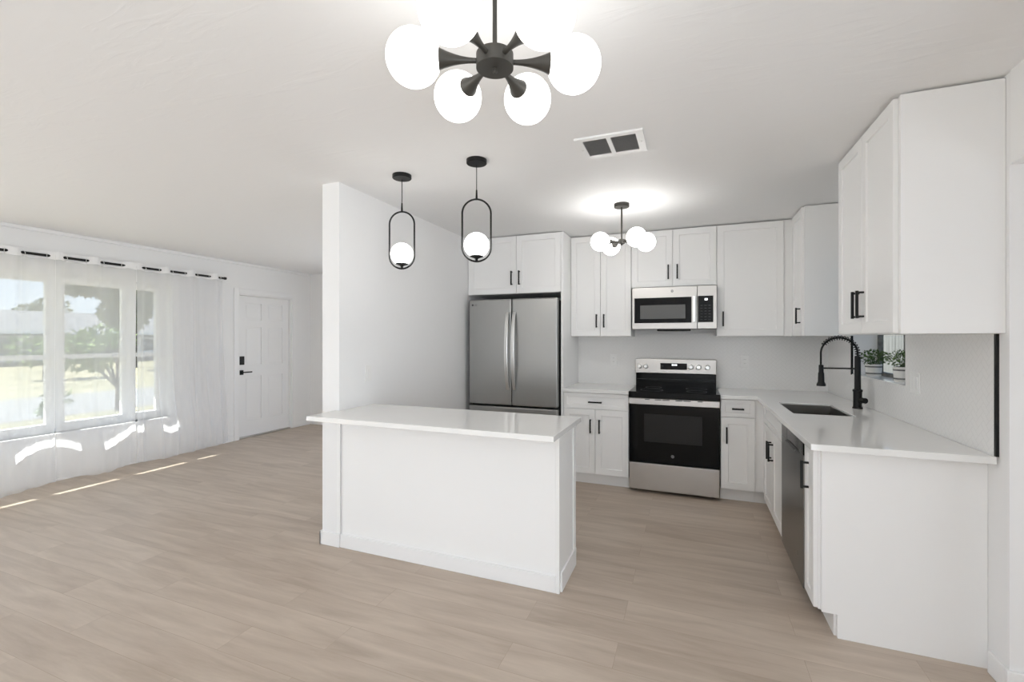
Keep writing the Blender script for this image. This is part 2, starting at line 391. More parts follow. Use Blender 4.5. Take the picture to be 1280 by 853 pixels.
# right wall: kitchen window, doorway and an invented rear opening for fill light
KY0, KY1, KZ0, KZ1 = 3.297, 4.245, 1.118, 2.10
ys2 = [YR, -2.65, -0.35, OY0, OY1, KY0, KY1, YB]; zs2 = [0, 0.25, KZ0, OZ, KZ1, 2.2, CEIL]
def kr(i, j):
    y = (ys2[i] + ys2[i + 1]) / 2; z = (zs2[j] + zs2[j + 1]) / 2
    return not ((-2.65 < y < -0.35 and 0.25 < z < 2.2) or (OY0 < y < OY1 and z < OZ) or (KY0 < y < KY1 and KZ0 < z < KZ1))
struct(MB().grid(ys2, zs2, kr, XR, XR + 0.19, 'yz').build('wall_right', 'wall'))
# rear wall
struct(MB().box(XL - 0.16, XR + 0.19, YR - 0.12, YR, 0, CEIL).build('wall_rear', 'wall'))
# hallway beyond the doorway
struct(MB().box(2.7, 2.85, 0.0, 2.75, 0, CEIL).build('wall_hall', 'wall'))
struct(MB().box(XR + 0.19, 2.85, 2.63, 2.75, 0, CEIL).build('wall_hall_end', 'wall'))
struct(MB().box(XR + 0.19, 2.85, -0.1, 0.0, 0, CEIL).build('wall_hall_near', 'wall'))

BB = 0.09
def baseboard(name, mb): return struct(mb.build(name, 'trim', bevel=0.003))
baseboard('baseboard_left', MB().box(XL, XL + 0.014, YR, DY0 - 0.075, 0, BB).box(XL, XL + 0.014, DY1 + 0.075, YF, 0, BB))
baseboard('baseboard_far', MB().box(XL, PX0, YF - 0.014, YF, 0, BB))
baseboard('baseboard_partition', MB().box(PX0 - 0.014, PX0, PY0 - 0.014, YF, 0, BB).box(PX0 - 0.014, PX1 + 0.01, PY0 - 0.014, PY0, 0, BB))
baseboard('baseboard_right', MB().box(XR - 0.014, XR, OY1, 2.50, 0, BB).box(XR - 0.014, XR + 0.19, OY1 - 0.014, OY1, 0, BB))
# slim crown strip on the left wall
struct(MB().box(XL, XL + 0.03, YR, YF, CEIL - 0.035, CEIL).build('trim_1', 'trim', bevel=0.006))
# header lip over the doorway, window casing of living window
struct(MB().box(XR - 0.006, XR, 0.1, OY1 - 0.02, OZ, CEIL).build('trim_2', 'trim'))
# backsplash tile: back wall and right wall round the window opening
struct(MB().grid([PX1 + 1.05, XR], [CT, UB + 0.03], lambda i, j: True, YB - 0.008, YB, 'xz').build('trim_3', 'tile_x'))
ysb = [2.462, KY0, KY1, YB - 0.008]; zsb = [CT, KZ0, UB + 0.03, 2.10]
def kb(i, j): return j < 2 and not (i == 1 and j == 1)
struct(MB().grid(ysb, zsb, kb, XR - 0.008, XR, 'yz').build('trim_4', 'tile_y'))
o = struct(MB().box(XR - 0.010, XR, 2.448, 2.462, CT + 0.001, UB - 0.002).build('trim_5', 'black'), 'black metal edge strip at the end of the side backsplash')
o = struct(MB().box(XR - 0.012, XR + 0.002, KY1 - 0.002, KY1 + 0.008, KZ0, UB + 0.3).build('trim_6', 'black'), 'thin black edge strip on the far side of the kitchen window')

# ------------------------------------------------------------------ window_1 (living room triple window)
w1 = struct(empty('window_1', (XL - 0.11, (WY0 + WY1) / 2, WZ0)))
fx0, fx1 = XL - 0.15, XL - 0.085
gy = [(0.83, 1.26), (1.34, 1.86), (1.94, 2.475), (2.585, 3.115), (3.215, 3.46)]
Zg0, Zg1, Zm = 0.555, 1.955, 1.215
m = MB(); edges = [WY0]
for a, b in gy: edges += [a, b]
edges.append(WY1)
def kw(i, j): return not (j == 1 and i % 2 == 1)
m.grid(edges, [WZ0, Zg0, Zg1, WZ1], kw, fx0, fx1, 'yz'); m.build('window_frame', 'trim', w1, bevel=0.004)
for a, b in gy:
    sash = MB()
    sash.box(fx0 + 0.01, fx1 + 0.008, a, b, Zm - 0.022, Zm + 0.022)
    for y in (a, b - 0.018): sash.box(fx0 + 0.012, fx1 - 0.01, y, y + 0.018, Zg0, Zg1)
    if b < 3.2: pass
    s_ = sash.build('window_sash', 'trim', w1, bevel=0.002)
    MB().box(fx0 + 0.03, fx0 + 0.034, a, b, Zg0, Zg1).build('window_pane', 'glass', s_)
MB().box(XL - 0.085, XL + 0.03, WY0 - 0.03, WY1 + 0.03, WZ0 - 0.025, WZ0).build('window_sill', 'trim', w1, bevel=0.004)

# door_1 : six-panel entry door with casing
d1 = struct(empty('door_1', (XL, (DY0 + DY1) / 2, 0)))
cs = MB()
cs.box(XL, XL + 0.018, DY0 - 0.07, DY0, 0, DZ + 0.07); cs.box(XL, XL + 0.018, DY1, DY1 + 0.07, 0, DZ + 0.07)
cs.box(XL, XL + 0.018, DY0, DY1, DZ, DZ + 0.07)
cs.build('door_casing', 'trim', d1, bevel=0.004)
jm = MB(); jm.box(XL - 0.16, XL, DY0, DY0 + 0.018, 0, DZ).box(XL - 0.16, XL, DY1 - 0.018, DY1, 0, DZ).box(XL - 0.16, XL, DY0 + 0.018, DY1 - 0.018, DZ - 0.018, DZ)
jm.build('door_jamb', 'trim', d1, bevel=0.002)
MB().box(XL - 0.16, XL - 0.01, DY0 + 0.018, DY1 - 0.018, 0, 0.018).build('threshold', 'steel', d1, bevel=0.003)
ly0, ly1 = DY0 + 0.022, DY1 - 0.022; lw_ = ly1 - ly0
yy = [ly0, ly0 + 0.11, ly0 + lw_ / 2 - 0.05, ly0 + lw_ / 2 + 0.05, ly1 - 0.11, ly1]
zz = [0.022, 0.24, 0.86, 1.02, 1.56, 1.66, 1.90, DZ - 0.022]
lf = MB().grid(yy, zz, lambda i, j: not (i in (1, 3) and j in (1, 3, 5)), XL - 0.085, XL - 0.045, 'yz')
leaf = lf.build('door_leaf', 'trim', d1, bevel=0.004)
pn = MB()
for i in (1, 3):
    for j in (1, 3, 5):
        pn.box(XL - 0.082, XL - 0.058, yy[i], yy[i + 1], zz[j], zz[j + 1])
        pn.box(XL - 0.06, XL - 0.050, yy[i] + 0.03, yy[i + 1] - 0.03, zz[j] + 0.03, zz[j + 1] - 0.03)
pn.build('door_panel', 'trim', leaf, bevel=0.004)
h = MB(); h.box(XL - 0.045, XL - 0.037, ly0 + 0.03, ly0 + 0.085, 0.89, 0.955); h.tube([(XL - 0.04, ly0 + 0.057, 0.925), (XL + 0.005, ly0 + 0.057, 0.925)], 0.010)
h.box(XL - 0.002, XL + 0.010, ly0 + 0.045, ly0 + 0.185, 0.917, 0.934); h.build('door_handle', 'black', leaf, bevel=0.002)
MB().box(XL - 0.045, XL - 0.020, ly0 + 0.022, ly0 + 0.088, 1.03, 1.15).build('keypad_lock', 'black', leaf, bevel=0.006)

# window_2 (kitchen window) frame and reveal
w2 = struct(empty('window_2', (XR + 0.17, (KY0 + KY1) / 2, KZ0)))
fr = MB().grid([KY0, KY0 + 0.03, (KY0 + KY1) / 2 - 0.015, (KY0 + KY1) / 2 + 0.015, KY1 - 0.03, KY1], [KZ0, KZ0 + 0.03, KZ1 - 0.03, KZ1], lambda i, j: not (j == 1 and i in (1, 3)), XR + 0.155, XR + 0.185, 'yz')
fr.build('window_frame', 'band', w2, bevel=0.002)
MB().box(XR + 0.168, XR + 0.172, KY0 + 0.03, KY1 - 0.03, KZ0 + 0.03, KZ1 - 0.03).build('window_pane', 'glass', w2)
MB().box(XR - 0.006, XR + 0.155, KY0, KY1, KZ0 - 0.001, KZ0 + 0.006).build('window_sill', 'quartz', w2, bevel=0.002)

# ------------------------------------------------------------------ cabinets
def shaker(x0, x1, z0, z1, rail=0.057, t=0.019, rec=0.008):
    """shaker front, local coords, face looking -y, back at y=0"""
    m = MB(); bm = m.bm
    if (z1 - z0) < 0.2: rail = 0.034
    r = min(rail, (x1 - x0) * 0.28)
    def ring(a, y): return [bm.verts.new((x, y, z)) for x, z in ((x0 + a, z0 + a), (x1 - a, z0 + a), (x1 - a, z1 - a), (x0 + a, z1 - a))]
    B = ring(0, 0); F = ring(0.0008, -t); F2 = ring(r, -t); G = ring(r + 0.0025, -t + rec)
    bm.faces.new(B[::-1]); bm.faces.new(G)
    for A, D in ((B, F), (F, F2), (F2, G)):
        for i in range(4): bm.faces.new((A[i], A[(i + 1) % 4], D[(i + 1) % 4], D[i]))
    return m
def pull_v(x, z0, z1, y=-0.019):
    m = MB(); m.box(x - 0.0065, x + 0.0065, y - 0.036, y - 0.024, z0, z1)
    for z in (z0 + 0.004, z1 - 0.014): m.box(x - 0.005, x + 0.005, y - 0.026, y, z, z + 0.010)
    return m
def pull_h(x0, x1, z, y=-0.019):
    m = MB(); m.box(x0, x1, y - 0.036, y - 0.024, z - 0.0065, z + 0.0065)
    for x in (x0 + 0.004, x1 - 0.014): m.box(x, x + 0.010, y - 0.026, y, z - 0.005, z + 0.005)
    return m
def cabinet(name, label, cat, loc, rz, w, h, d, fronts, toe=False, x0=0.0, top_open=False, group=None):
    """local: x along the front, y into the wall, z up; origin on the carcass front, bottom left"""
    t = thing(name, label, cat, loc, rz, group)
    b = MB(); z0 = 0.11 if toe else 0
    if top_open:
        b.box(x0, x0 + 0.018, 0.0, d, z0, h).box(x0 + w - 0.018, x0 + w, 0.0, d, z0, h).box(x0 + 0.018, x0 + w - 0.018, d - 0.018, d, z0, h)
        b.box(x0 + 0.018, x0 + w - 0.018, 0.0, d - 0.018, z0, z0 + 0.018).box(x0 + 0.018, x0 + w - 0.018, 0, 0.018, h - 0.09, h)
    else: b.box(x0, x0 + w, 0.0, d, z0, h)
    b.build('carcass', 'cab', t, local=True, bevel=0.001)
    if toe: MB().box(x0, x0 + w, 0.062, 0.08, 0, 0.11).build('toe_kick', 'cab', t, local=True)
    for kind, a0, a1, b0, b1, hd in fronts:
        f = shaker(a0, a1, b0, b1).build(kind, 'cab', t, local=True, bevel=0.0012)
        if hd:
            q = pull_v(hd[1], hd[2], hd[3]) if hd[0] == 'v' else pull_h(hd[1], hd[2], hd[3])
            q.build('handle', 'black', f, local=True, bevel=0.001)
    return t
G = 0.0015
YC = 4.295      # carcass front of the base cabinets on the back wall (doors reach 4.276)
UY = 4.588      # carcass front of the wall cabinets
# base left of the range
x0, x1 = -1.150, -0.532; w = x1 - x0
cabinet('base_cabinet', 'white two-door base cabinet with one wide drawer between fridge and range', 'cabinet', (x0, YC, 0), 0, w, CB, YB - 0.008 - YC,
    [('drawer', G, w - G, 0.732, 0.878, ('h', w / 2 - 0.062, w / 2 + 0.066, 0.797)),
     ('door', G, w / 2 - G, 0.115, 0.726, ('v', w / 2 - 0.042, 0.505, 0.635)),
     ('door', w / 2 + G, w - G, 0.115, 0.726, ('v', w / 2 + 0.042, 0.505, 0.635))], toe=True)
# base right of the range
x0, x1 = 0.238, 0.502; w = x1 - x0
cabinet('base_cabinet', 'narrow white base cabinet with drawer and single door right of the range', 'cabinet', (x0, YC, 0), 0, w, CB, YB - 0.008 - YC,
    [('drawer', G, w - G, 0.732, 0.878, ('h', w / 2 - 0.046, w / 2 + 0.046, 0.802)),
     ('door', G, w - G, 0.115, 0.726, ('v', 0.046, 0.505, 0.645))], toe=True)
# right run (faces -X). local x runs towards the camera (-Y)
XC = 0.564
RZ = -PI / 2
dR = XR - 0.010 - XC
t = thing('corner_filler', 'plain white filler strip in the inside corner of the base cabinets', 'filler strip', (0.54, 4.30, 0))
MB().grid([0.503, 0.564, 0.582], [4.120, 4.296, 4.314], lambda i, j: not (i == 0 and j == 0), 0.11, CB).build('filler_panel', 'cab', t, bevel=0.001)
MB().grid([0.503, 0.626, 0.644], [4.120, 4.357, 4.375], lambda i, j: not (i == 0 and j == 0), 0.0, 0.11).build('toe_kick', 'cab', t)
yf = 4.118; w = yf - 3.332; sp = yf - 3.72
cabinet('sink_cabinet', 'white sink base cabinet with two doors and false drawer front under the sink', 'cabinet', (XC, yf, 0), RZ, w, CB, dR,
    [('false_front', G, w - G, 0.732, 0.878, None),
     ('door', G, sp - G, 0.115, 0.726, ('v', sp - 0.04, 0.52, 0.65)),
     ('door', sp + G, w - G, 0.115, 0.726, ('v', sp + 0.04, 0.52, 0.65))], toe=True, top_open=True)
yn = 2.728; w = yn - 2.545
t = cabinet('pullout_cabinet', 'very narrow white base cabinet beside the dishwasher with finished end panel', 'cabinet', (XC, yn, 0), RZ, w, CB, dR,
    [('door', G, w - G, 0.115, 0.878, ('v', w / 2 - 0.0, 0.652, 0.79))], toe=True)
ep = MB().grid([0.574, 0.636, XR - 0.001], [0, 0.11, CB], lambda i, j: not (i == 0 and j == 0), 2.522, 2.544, 'xz')
ep.build('end_panel', 'cab', t, bevel=0.001)

# wall cabinets on the back wall
def upper(x0, x1, z0, doors, label, hand):
    w = x1 - x0; h = UT - z0; fr = []
    n = len(doors)
    for (a, b), hd in zip(doors, hand):
        fr.append(('door', a - x0 + G, b - x0 - G, 0.003, h - 0.003, ('v', hd[0] - x0, hd[1] - z0, hd[2] - z0)))
    return cabinet('wall_cabinet', label, 'cabinet', (x0, UY, z0), 0, w, h, YB - 0.001 - UY, fr)
upper(-1.150, -0.545, UB, [(-1.150, -0.846), (-0.846, -0.545)], 'tall white two-door wall cabinet between fridge surround and microwave', [(-0.882, 1.508, 1.642), (-0.808, 1.508, 1.642)])
upper(-0.543, 0.221, 1.892, [(-0.543, -0.160), (-0.160, 0.221)], 'short white two-door wall cabinet right above the microwave', [(-0.199, 1.962, 2.100), (-0.119, 1.962, 2.100)])
upper(0.223, 0.760, UB, [(0.223, 0.760)], 'tall white single-door wall cabinet right of the microwave', [(0.274, 1.510, 1.645)])
tag(MB().box(0.761, 0.833, UY - 0.006, UY + 0.012, UB, UT).build('corner_filler', 'cab', bevel=0.001), 'narrow white filler strip in the inside corner of the wall cabinets', 'filler strip')
# corner wall cabinet on the right wall
XU = 0.834
yf = UY - 0.008; ye = 4.155; w = yf - ye
t = cabinet('wall_cabinet', 'white wall cabinet on the window wall in the far corner, one door, blank side', 'cabinet', (XU, yf, UB), RZ, w - 0.02, UT - UB, XR - 0.009 - XU,
    [('door', 0.05, w - 0.024, 0.003, UT - UB - 0.003, ('v', w - 0.065, 0.097, 0.225))])
MB().box(XU - 0.004, XR - 0.009, ye, ye + 0.019, UB, UT).build('end_panel', 'cab', t, bevel=0.001)
# large near wall cabinet on the right wall
yf = 3.216; ye = 2.405; w = yf - ye; hw = (w - 0.022) / 2
t = cabinet('wall_cabinet', 'large white two-door wall cabinet nearest the camera, with blank side panel', 'cabinet', (XU, yf, UB), RZ, w - 0.022, UT - UB, XR - 0.001 - XU,
    [('door', G, hw - G, 0.003, UT - UB - 0.003, ('v', hw - 0.034, 0.082, 0.222)),
     ('door', hw + G, w - 0.026, 0.003, UT - UB - 0.003, ('v', hw + 0.034, 0.082, 0.222))])
MB().box(XU - 0.002, XR - 0.001, ye, ye + 0.019, UB, UT).build('end_panel', 'cab', t, bevel=0.001)
# fridge surround
FY = 4.296
x0, x1 = PX1 + 0.003, -1.152; z0 = 1.853
w = x1 - x0; a0 = 0.012; sp = -1.641 - x0
t = cabinet('fridge_cabinet', 'white two-door cabinet above the fridge with full height side panel', 'cabinet', (x0, FY, z0), 0, w - 0.024, UT - z0, YB - 0.001 - FY,
    [('door', a0, sp - G, 0.003, UT - z0 - 0.003, ('v', sp - 0.045, 0.085, 0.228)),
     ('door', sp + G, w - 0.026, 0.003, UT - z0 - 0.003, ('v', sp + 0.037, 0.085, 0.228))])
MB().box(x1 - 0.023, x1, FY - 0.019, YB - 0.001, 0, UT).build('side_panel', 'cab', t, bevel=0.001)

# ------------------------------------------------------------------ worktops
tag(MB().box(-1.151, -0.531, 4.256, YB - 0.009, CB, CT).build('worktop', 'quartz', bevel=0.002), 'short white quartz worktop between the fridge panel and the range', 'worktop')
SX0, SX1, SY0, SY1 = 0.620, 0.953, 3.400, 3.950
xs = [0.237, 0.514, SX0, SX1, XR - 0.009]; yw = [2.444, SY0, SY1, 4.256, YB - 0.009]
def kt(i, j): return (j == 3 or i >= 1) and not (i == 2 and j == 1)
tag(MB().grid(xs, yw, kt, CB, CT).build('worktop', 'quartz', bevel=0.002), 'long L-shaped white quartz worktop with the sink cut into it', 'worktop')
# sink
t = thing('sink', 'dark stainless steel undermount sink in the L-shaped worktop', 'sink', ((SX0 + SX1) / 2, (SY0 + SY1) / 2, CB - 0.22))
zb = CB - 0.21
m = MB(); e = 0.004
m.grid([SX0 - 0.012, SX0 - e, SX1 + e, SX1 + 0.012], [SY0 - 0.012, SY0 - e, SY1 + e, SY1 + 0.012], lambda i, j: not (i == 1 and j == 1), zb, CB - 0.0005)
m.grid([SX0 + 0.0005, SX0 + 0.004, SX1 - 0.004, SX1 - 0.0005], [SY0 + 0.0005, SY0 + 0.004, SY1 - 0.004, SY1 - 0.0005], lambda i, j: not (i == 1 and j == 1), CB - 0.04, CT - 0.010)
m.box(SX0 - 0.012, SX1 + 0.012, SY0 - 0.012, SY1 + 0.012, zb - 0.008, zb)
m.build('basin', 'sink_steel', t, bevel=0.002)
MB().lathe([(0, 0.002), (0.03, 0.002), (0.043, 0.005), (0.045, 0)], ((SX0 + SX1) / 2, (SY0 + SY1) / 2, zb), n=24).build('drain', 'handle_steel', t, smooth=True)

# faucet: spring neck pull-down
FXc, FYc = 1.075, 3.800
t = thing('kitchen_faucet', 'matte black spring-neck pull-down faucet behind the sink', 'faucet', (FXc, FYc, CT))
m = MB(); m.lathe([(0, 0), (0.030, 0), (0.030, 0.008), (0.0255, 0.012), (0.0255, 0.115), (0.029, 0.118), (0.029, 0.130), (0.019, 0.135), (0.0175, 0.36), (0, 0.36)], (FXc, FYc, CT))
m.build('body', 'black', t, smooth=True)
m = MB(); m.tube([(FXc, FYc, CT + 0.06), (FXc + 0.02, FYc - 0.030, CT + 0.06), (FXc + 0.03, FYc - 0.052, CT + 0.06)], 0.019, 16); m.box(FXc + 0.018, FXc + 0.028, FYc - 0.055, FYc - 0.045, CT + 0.06, CT + 0.062)
m.build('lever_handle', 'black', t, smooth=True)
R = 0.108; zc = CT + 0.36
arc = [(FXc - R + R * math.cos(a), FYc, zc + 0.02 + R * 1.02 * math.sin(a)) for a in [PI * k / 28 for k in range(29)]]
path = [(FXc, FYc, zc - 0.02)] + arc + [(FXc - 2 * R, FYc, zc - 0.06), (FXc - 2 * R + 0.002, FYc, zc - 0.12)]
m = MB().tube(path, 0.0062, 8); m.build('hose', 'black', t, smooth=True)
# spring coil round the upper hose
sp_pts = []
A = [Vector(p) for p in ([(FXc, FYc, zc - 0.02), (FXc, FYc, zc)] + arc[:24])]
cum = [0]
for i in range(1, len(A)): cum.append(cum[-1] + (A[i] - A[i - 1]).length)
turns = 19; N = turns * 12
for k in range(N + 1):
    s_ = cum[-1] * k / N; i = max(j for j in range(len(cum)) if cum[j] <= s_ + 1e-9); i = min(i, len(A) - 2)
    f_ = (s_ - cum[i]) / (cum[i + 1] - cum[i]); p = A[i].lerp(A[i + 1], f_); d = (A[i + 1] - A[i]).normalized()
    n_ = Vector((0, 1, 0)); b_ = d.cross(n_); a_ = 2 * PI * turns * k / N
    sp_pts.append(p + 0.0145 * (math.cos(a_) * n_ + math.sin(a_) * b_))
MB().tube(sp_pts, 0.0030, 6).build('spring', 'black', t, smooth=True)
MB().tube([(FXc, FYc, CT + 0.275), (FXc - 2 * R + 0.01, FYc, CT + 0.275)], 0.0055, 8).build('support_arm', 'black', t, smooth=True)
MB().lathe([(0, 0.15), (0.013, 0.15), (0.015, 0.145), (0.015, 0.10), (0.018, 0.09), (0.020, 0.03), (0.028, 0.012), (0.028, 0), (0, 0)], (FXc - 2 * R + 0.002, FYc, CT + 0.148), n=20).build('spray_head', 'black', t, smooth=True)

# ------------------------------------------------------------------ dishwasher
t = thing('dishwasher', 'dark stainless steel dishwasher in the window-side base run', 'dishwasher', (XC, 3.029, 0))
MB().box(XC + 0.03, XR - 0.02, 2.732, 3.328, 0.10, CB - 0.004).box(XC + 0.06, XC + 0.08, 2.732, 3.328, 0.0, 0.10).build('tub', 'darkgap', t)
d = MB().box(XC - 0.024, XC + 0.03, 2.732, 3.328, 0.105, 0.79).box(XC - 0.024, XC + 0.03, 3.16, 3.328, 0.79, 0.872).box(XC - 0.005, XC + 0.03, 2.732, 3.16, 0.79, 0.872).build('door', 'dw_steel', t, bevel=0.003)
MB().box(XC - 0.023, XC - 0.004, 2.736, 3.158, 0.793, 0.870).build('control_strip', 'blackglass', d, bevel=0.002)
MB().box(XC - 0.036, XC - 0.0235, 2.90, 3.15, 0.772, 0.788).build('pocket_handle', 'dw_steel', d, bevel=0.004)
m = MB(); m.lathe([(0, 0), (0.013, 0), (0.013, 0.001), (0, 0.001)], (XC - 0.024, 2.86, 0.235), (-1, 0, 0), 24); m.build('badge', 'grey', d)

# ------------------------------------------------------------------ range
RX0, RX1 = -0.525, 0.231
t = thing('range', 'freestanding stainless steel electric range with black glass oven door', 'range', ((RX0 + RX1) / 2, 4.55, 0))
MB().box(RX0 + 0.003, RX1 - 0.003, 4.30, YB - 0.012, 0.03, 0.895).build('body', 'darkgap', t)
for fx in (RX0 + 0.05, RX1 - 0.05):
    for fy in (4.36, 4.82): MB().lathe([(0, 0), (0.018, 0), (0.018, 0.03), (0, 0.03)], (fx, fy, 0), n=12).build('foot', 'darkgap', t)
MB().box(RX0 + 0.002, RX1 - 0.002, 4.252, 4.298, 0.032, 0.272).build('storage_drawer', 'steel', t, bevel=0.004)
d = MB().box(RX0 + 0.002, RX1 - 0.002, 4.252, 4.298, 0.279, 0.800).build('oven_door', 'blackglass', t, bevel=0.004)
MB().box(-0.394, 0.093, 4.2505, 4.253, 0.468, 0.720).build('oven_window', 'ovenglass', d)
m = MB(); m.lathe([(0.0125, 0), (0.0125, 0.0008), (0.0145, 0.0008), (0.0145, 0)], (-0.150, 4.2518, 0.352), (0, -1, 0), 28); m.lathe([(0, 0), (0.0110, 0), (0.0110, 0.0006), (0, 0.0006)], (-0.150, 4.2518, 0.352), (0, -1, 0), 28)
bd = m.build('badge', 'grey', d)
text_mesh('badge_letters', 'GE', 0.013, 'darkprint', d, (-0.150, 4.2508, 0.352), FRONT)
st = MB().box(RX0, RX1, 4.244, 4.298, 0.804, 0.858).build('door_trim', 'steel', t, bevel=0.003)
for a, b in ((-0.385, -0.345), (-0.30, -0.245), (-0.235, -0.175), (-0.125, -0.070), (-0.060, 0.0), (0.055, 0.095)): MB().box(a, b, 4.2425, 4.2445, 0.846, 0.853).build('vent_slot', 'darkgap', st)
ck = MB().box(RX0 - 0.003, RX1 + 0.003, 4.240, 4.80, 0.862, 0.918).build('cooktop', 'blackglass', t, bevel=0.004)
for bx, by_, br_ in ((-0.34, 4.42, 0.10), (0.05, 4.42, 0.085), (-0.34, 4.66, 0.075), (0.05, 4.66, 0.095)):
    MB().lathe([(br_ - 0.002, 0), (br_ - 0.002, 0.0004), (br_, 0.0004), (br_, 0)], (bx, by_, 0.9181), n=48).build('burner_ring', 'grey', ck)
bg = MB().box(RX0 + 0.001, RX1 - 0.002, 4.805, YB - 0.012, 0.905, 1.047).build('backguard', 'blackglass', t, bevel=0.004)
MB().box(RX0 + 0.001, RX1 - 0.002, 4.795, 4.806, 0.985, 0.992).build('backguard_rib', 'darkgap', bg)
cp = MB()
bmv = [(-0.528, 0), (0.232, 0)]
cp.box(RX0 - 0.004, RX1 + 0.0, 4.785, YB - 0.012, 1.048, 1.192); cpo = cp.build('control_panel', 'steel', t, bevel=0.006)
dp = MB().box(-0.285, -0.035, 4.7825, 4.787, 1.088, 1.152).build('display', 'blackglass', cpo, bevel=0.001)
m = MB()
for k, x in enumerate((-0.175, -0.163, -0.148, -0.136)): m.box(x, x + 0.008, 4.7815, 4.783, 1.128, 1.142)
m.build('lit_digits', 'digits', dp)
for kx in (-0.487, -0.425, -0.003 + 0.003, 0.070, 0.143 + 0.006):
    kb_ = MB().lathe([(0.027, 0), (0.027, 0.006), (0.021, 0.008), (0.019, 0.034), (0.016, 0.037), (0, 0.037)], (kx, 4.785, 1.118), (0, -1, 0), 28).build('knob', 'handle_steel', cpo, smooth=True)
    MB().box(kx - 0.0035, kx + 0.0035, 4.742, 4.749, 1.100, 1.136).build('knob_grip', 'handle_steel', kb_, bevel=0.001)

# ------------------------------------------------------------------ microwave
MX0, MX1, MZ0, MZ1, MYF = -0.527, 0.220, 1.478, 1.888, 4.500
t = thing('microwave', 'over-the-range stainless steel microwave with black window and keypad', 'microwave', ((MX0 + MX1) / 2, 4.7, MZ0))
MB().box(MX0 + 0.004, MX1 - 0.004, MYF + 0.03, YB - 0.012, MZ0 + 0.012, MZ1 - 0.003).build('body', 'darkgap', t)
m = MB().box(-0.30, 0.0, MYF + 0.02, MYF + 0.24, MZ0 - 0.008, MZ0 + 0.013).build('vent_grille', 'black', t, bevel=0.006)
d = MB().box(MX0, 0.055, MYF, MYF + 0.03, MZ0 + 0.010, MZ1 - 0.004).build('door', 'steel', t, bevel=0.003)
gl = MB().box(-0.506, 0.006, MYF - 0.004, MYF + 0.001, 1.545, 1.785).build('door_glass', 'blackglass', d, bevel=0.002)
MB().box(-0.452, -0.048, MYF - 0.0055, MYF - 0.003, 1.585, 1.715).build('viewing_window', 'mwglass', gl)
h = MB(); h.box(0.014, 0.044, MYF - 0.034, MYF - 0.020, 1.548, 1.790); h.box(0.020, 0.038, MYF - 0.022, MYF, 1.560, 1.585); h.box(0.020, 0.038, MYF - 0.022, MYF, 1.752, 1.777)
h.build('handle', 'handle_steel', d, bevel=0.005)
m = MB(); m.lathe([(0, 0), (0.0125, 0), (0.0125, 0.001), (0, 0.001)], (-0.162, MYF, 1.843), (0, -1, 0), 28); m.build('badge', 'grey', d)
text_mesh('badge_letters', 'GE', 0.011, 'handle_steel', d, (-0.162, MYF - 0.0014, 1.843), FRONT)
cp = MB().box(0.058, MX1, MYF, MYF + 0.03, MZ0 + 0.010, MZ1 - 0.004).build('control_panel', 'steel', t, bevel=0.003)
kp = MB().box(0.062, 0.190, MYF - 0.003, MYF + 0.001, 1.548, 1.790).build('keypad', 'blackglass', cp, bevel=0.002)
MB().box(0.118, 0.142, MYF - 0.0045, MYF - 0.0028, 1.748, 1.766).build('lit_display', 'digits', kp)
for r_ in range(6):
    for c_ in range(3): MB().box(0.082 + c_ * 0.034, 0.100 + c_ * 0.034, MYF - 0.0038, MYF - 0.0028, 1.570 + r_ * 0.026, 1.574 + r_ * 0.026).build('key_mark', 'darkprint', kp)

# ------------------------------------------------------------------ fridge
FX0, FX1, FYF = -2.138, -1.190, 4.205
t = thing('refrigerator', 'stainless steel french-door refrigerator with curved bar handles', 'refrigerator', ((FX0 + FX1) / 2, 4.5, 0))
MB().box(FX0 + 0.008, FX1 - 0.004, FYF + 0.075, YB - 0.03, 0.03, 1.775).box(FX0 + 0.05, FX1 - 0.05, FYF + 0.10, YB - 0.06, 0, 0.03).build('body', 'darkgap', t, bevel=0.004)
sx = -1.664
dl = MB().box(FX0, sx - 0.003, FYF, FYF + 0.07, 0.728, 1.795).build('door', 'fridge_steel', t, bevel=0.014, seg=4)
dr = MB().box(sx + 0.003, FX1, FYF, FYF + 0.07, 0.728, 1.795).build('door', 'fridge_steel', t, bevel=0.014, seg=4)
dz = MB().box(FX0, FX1, FYF, FYF + 0.07, 0.06, 0.712).build('freezer_drawer', 'fridge_steel', t, bevel=0.010, seg=3)
MB().tube([(FX0 + 0.10, FYF - 0.05, 0.64), (FX1 - 0.10, FYF - 0.05, 0.64)], 0.012).tube([(FX0 + 0.14, FYF - 0.05, 0.64), (FX0 + 0.14, FYF, 0.64)], 0.009).tube([(FX1 - 0.14, FYF - 0.05, 0.64), (FX1 - 0.14, FYF, 0.64)], 0.009).build('handle', 'handle_steel', dz, smooth=True)
def bow(x, par):
    m = MB(); n = 24; z0, z1 = 0.885, 1.665; prev = None
    for k in range(n + 1):
        f = k / n; z = z0 + (z1 - z0) * f; y = FYF - 0.012 - 0.062 * math.sin(PI * f) ** 0.6
        ring = [m.bm.verts.new(p) for p in ((x - 0.017, y, z), (x + 0.017, y, z), (x + 0.013, y + 0.016, z), (x - 0.013, y + 0.016, z))]
        if prev:
            for i in range(4): m.bm.faces.new((prev[i], prev[(i + 1) % 4], ring[(i + 1) % 4], ring[i]))
        else: m.bm.faces.new(ring[::-1])
        prev = ring
    m.bm.faces.new(prev)
    for z in (z0 + 0.004, z1 - 0.020): m.box(x - 0.012, x + 0.012, FYF - 0.018, FYF + 0.002, z, z + 0.016)
    return m.build('handle', 'handle_steel', par, bevel=0.003)
bow(sx - 0.036, dl); bow(sx + 0.036, dr)
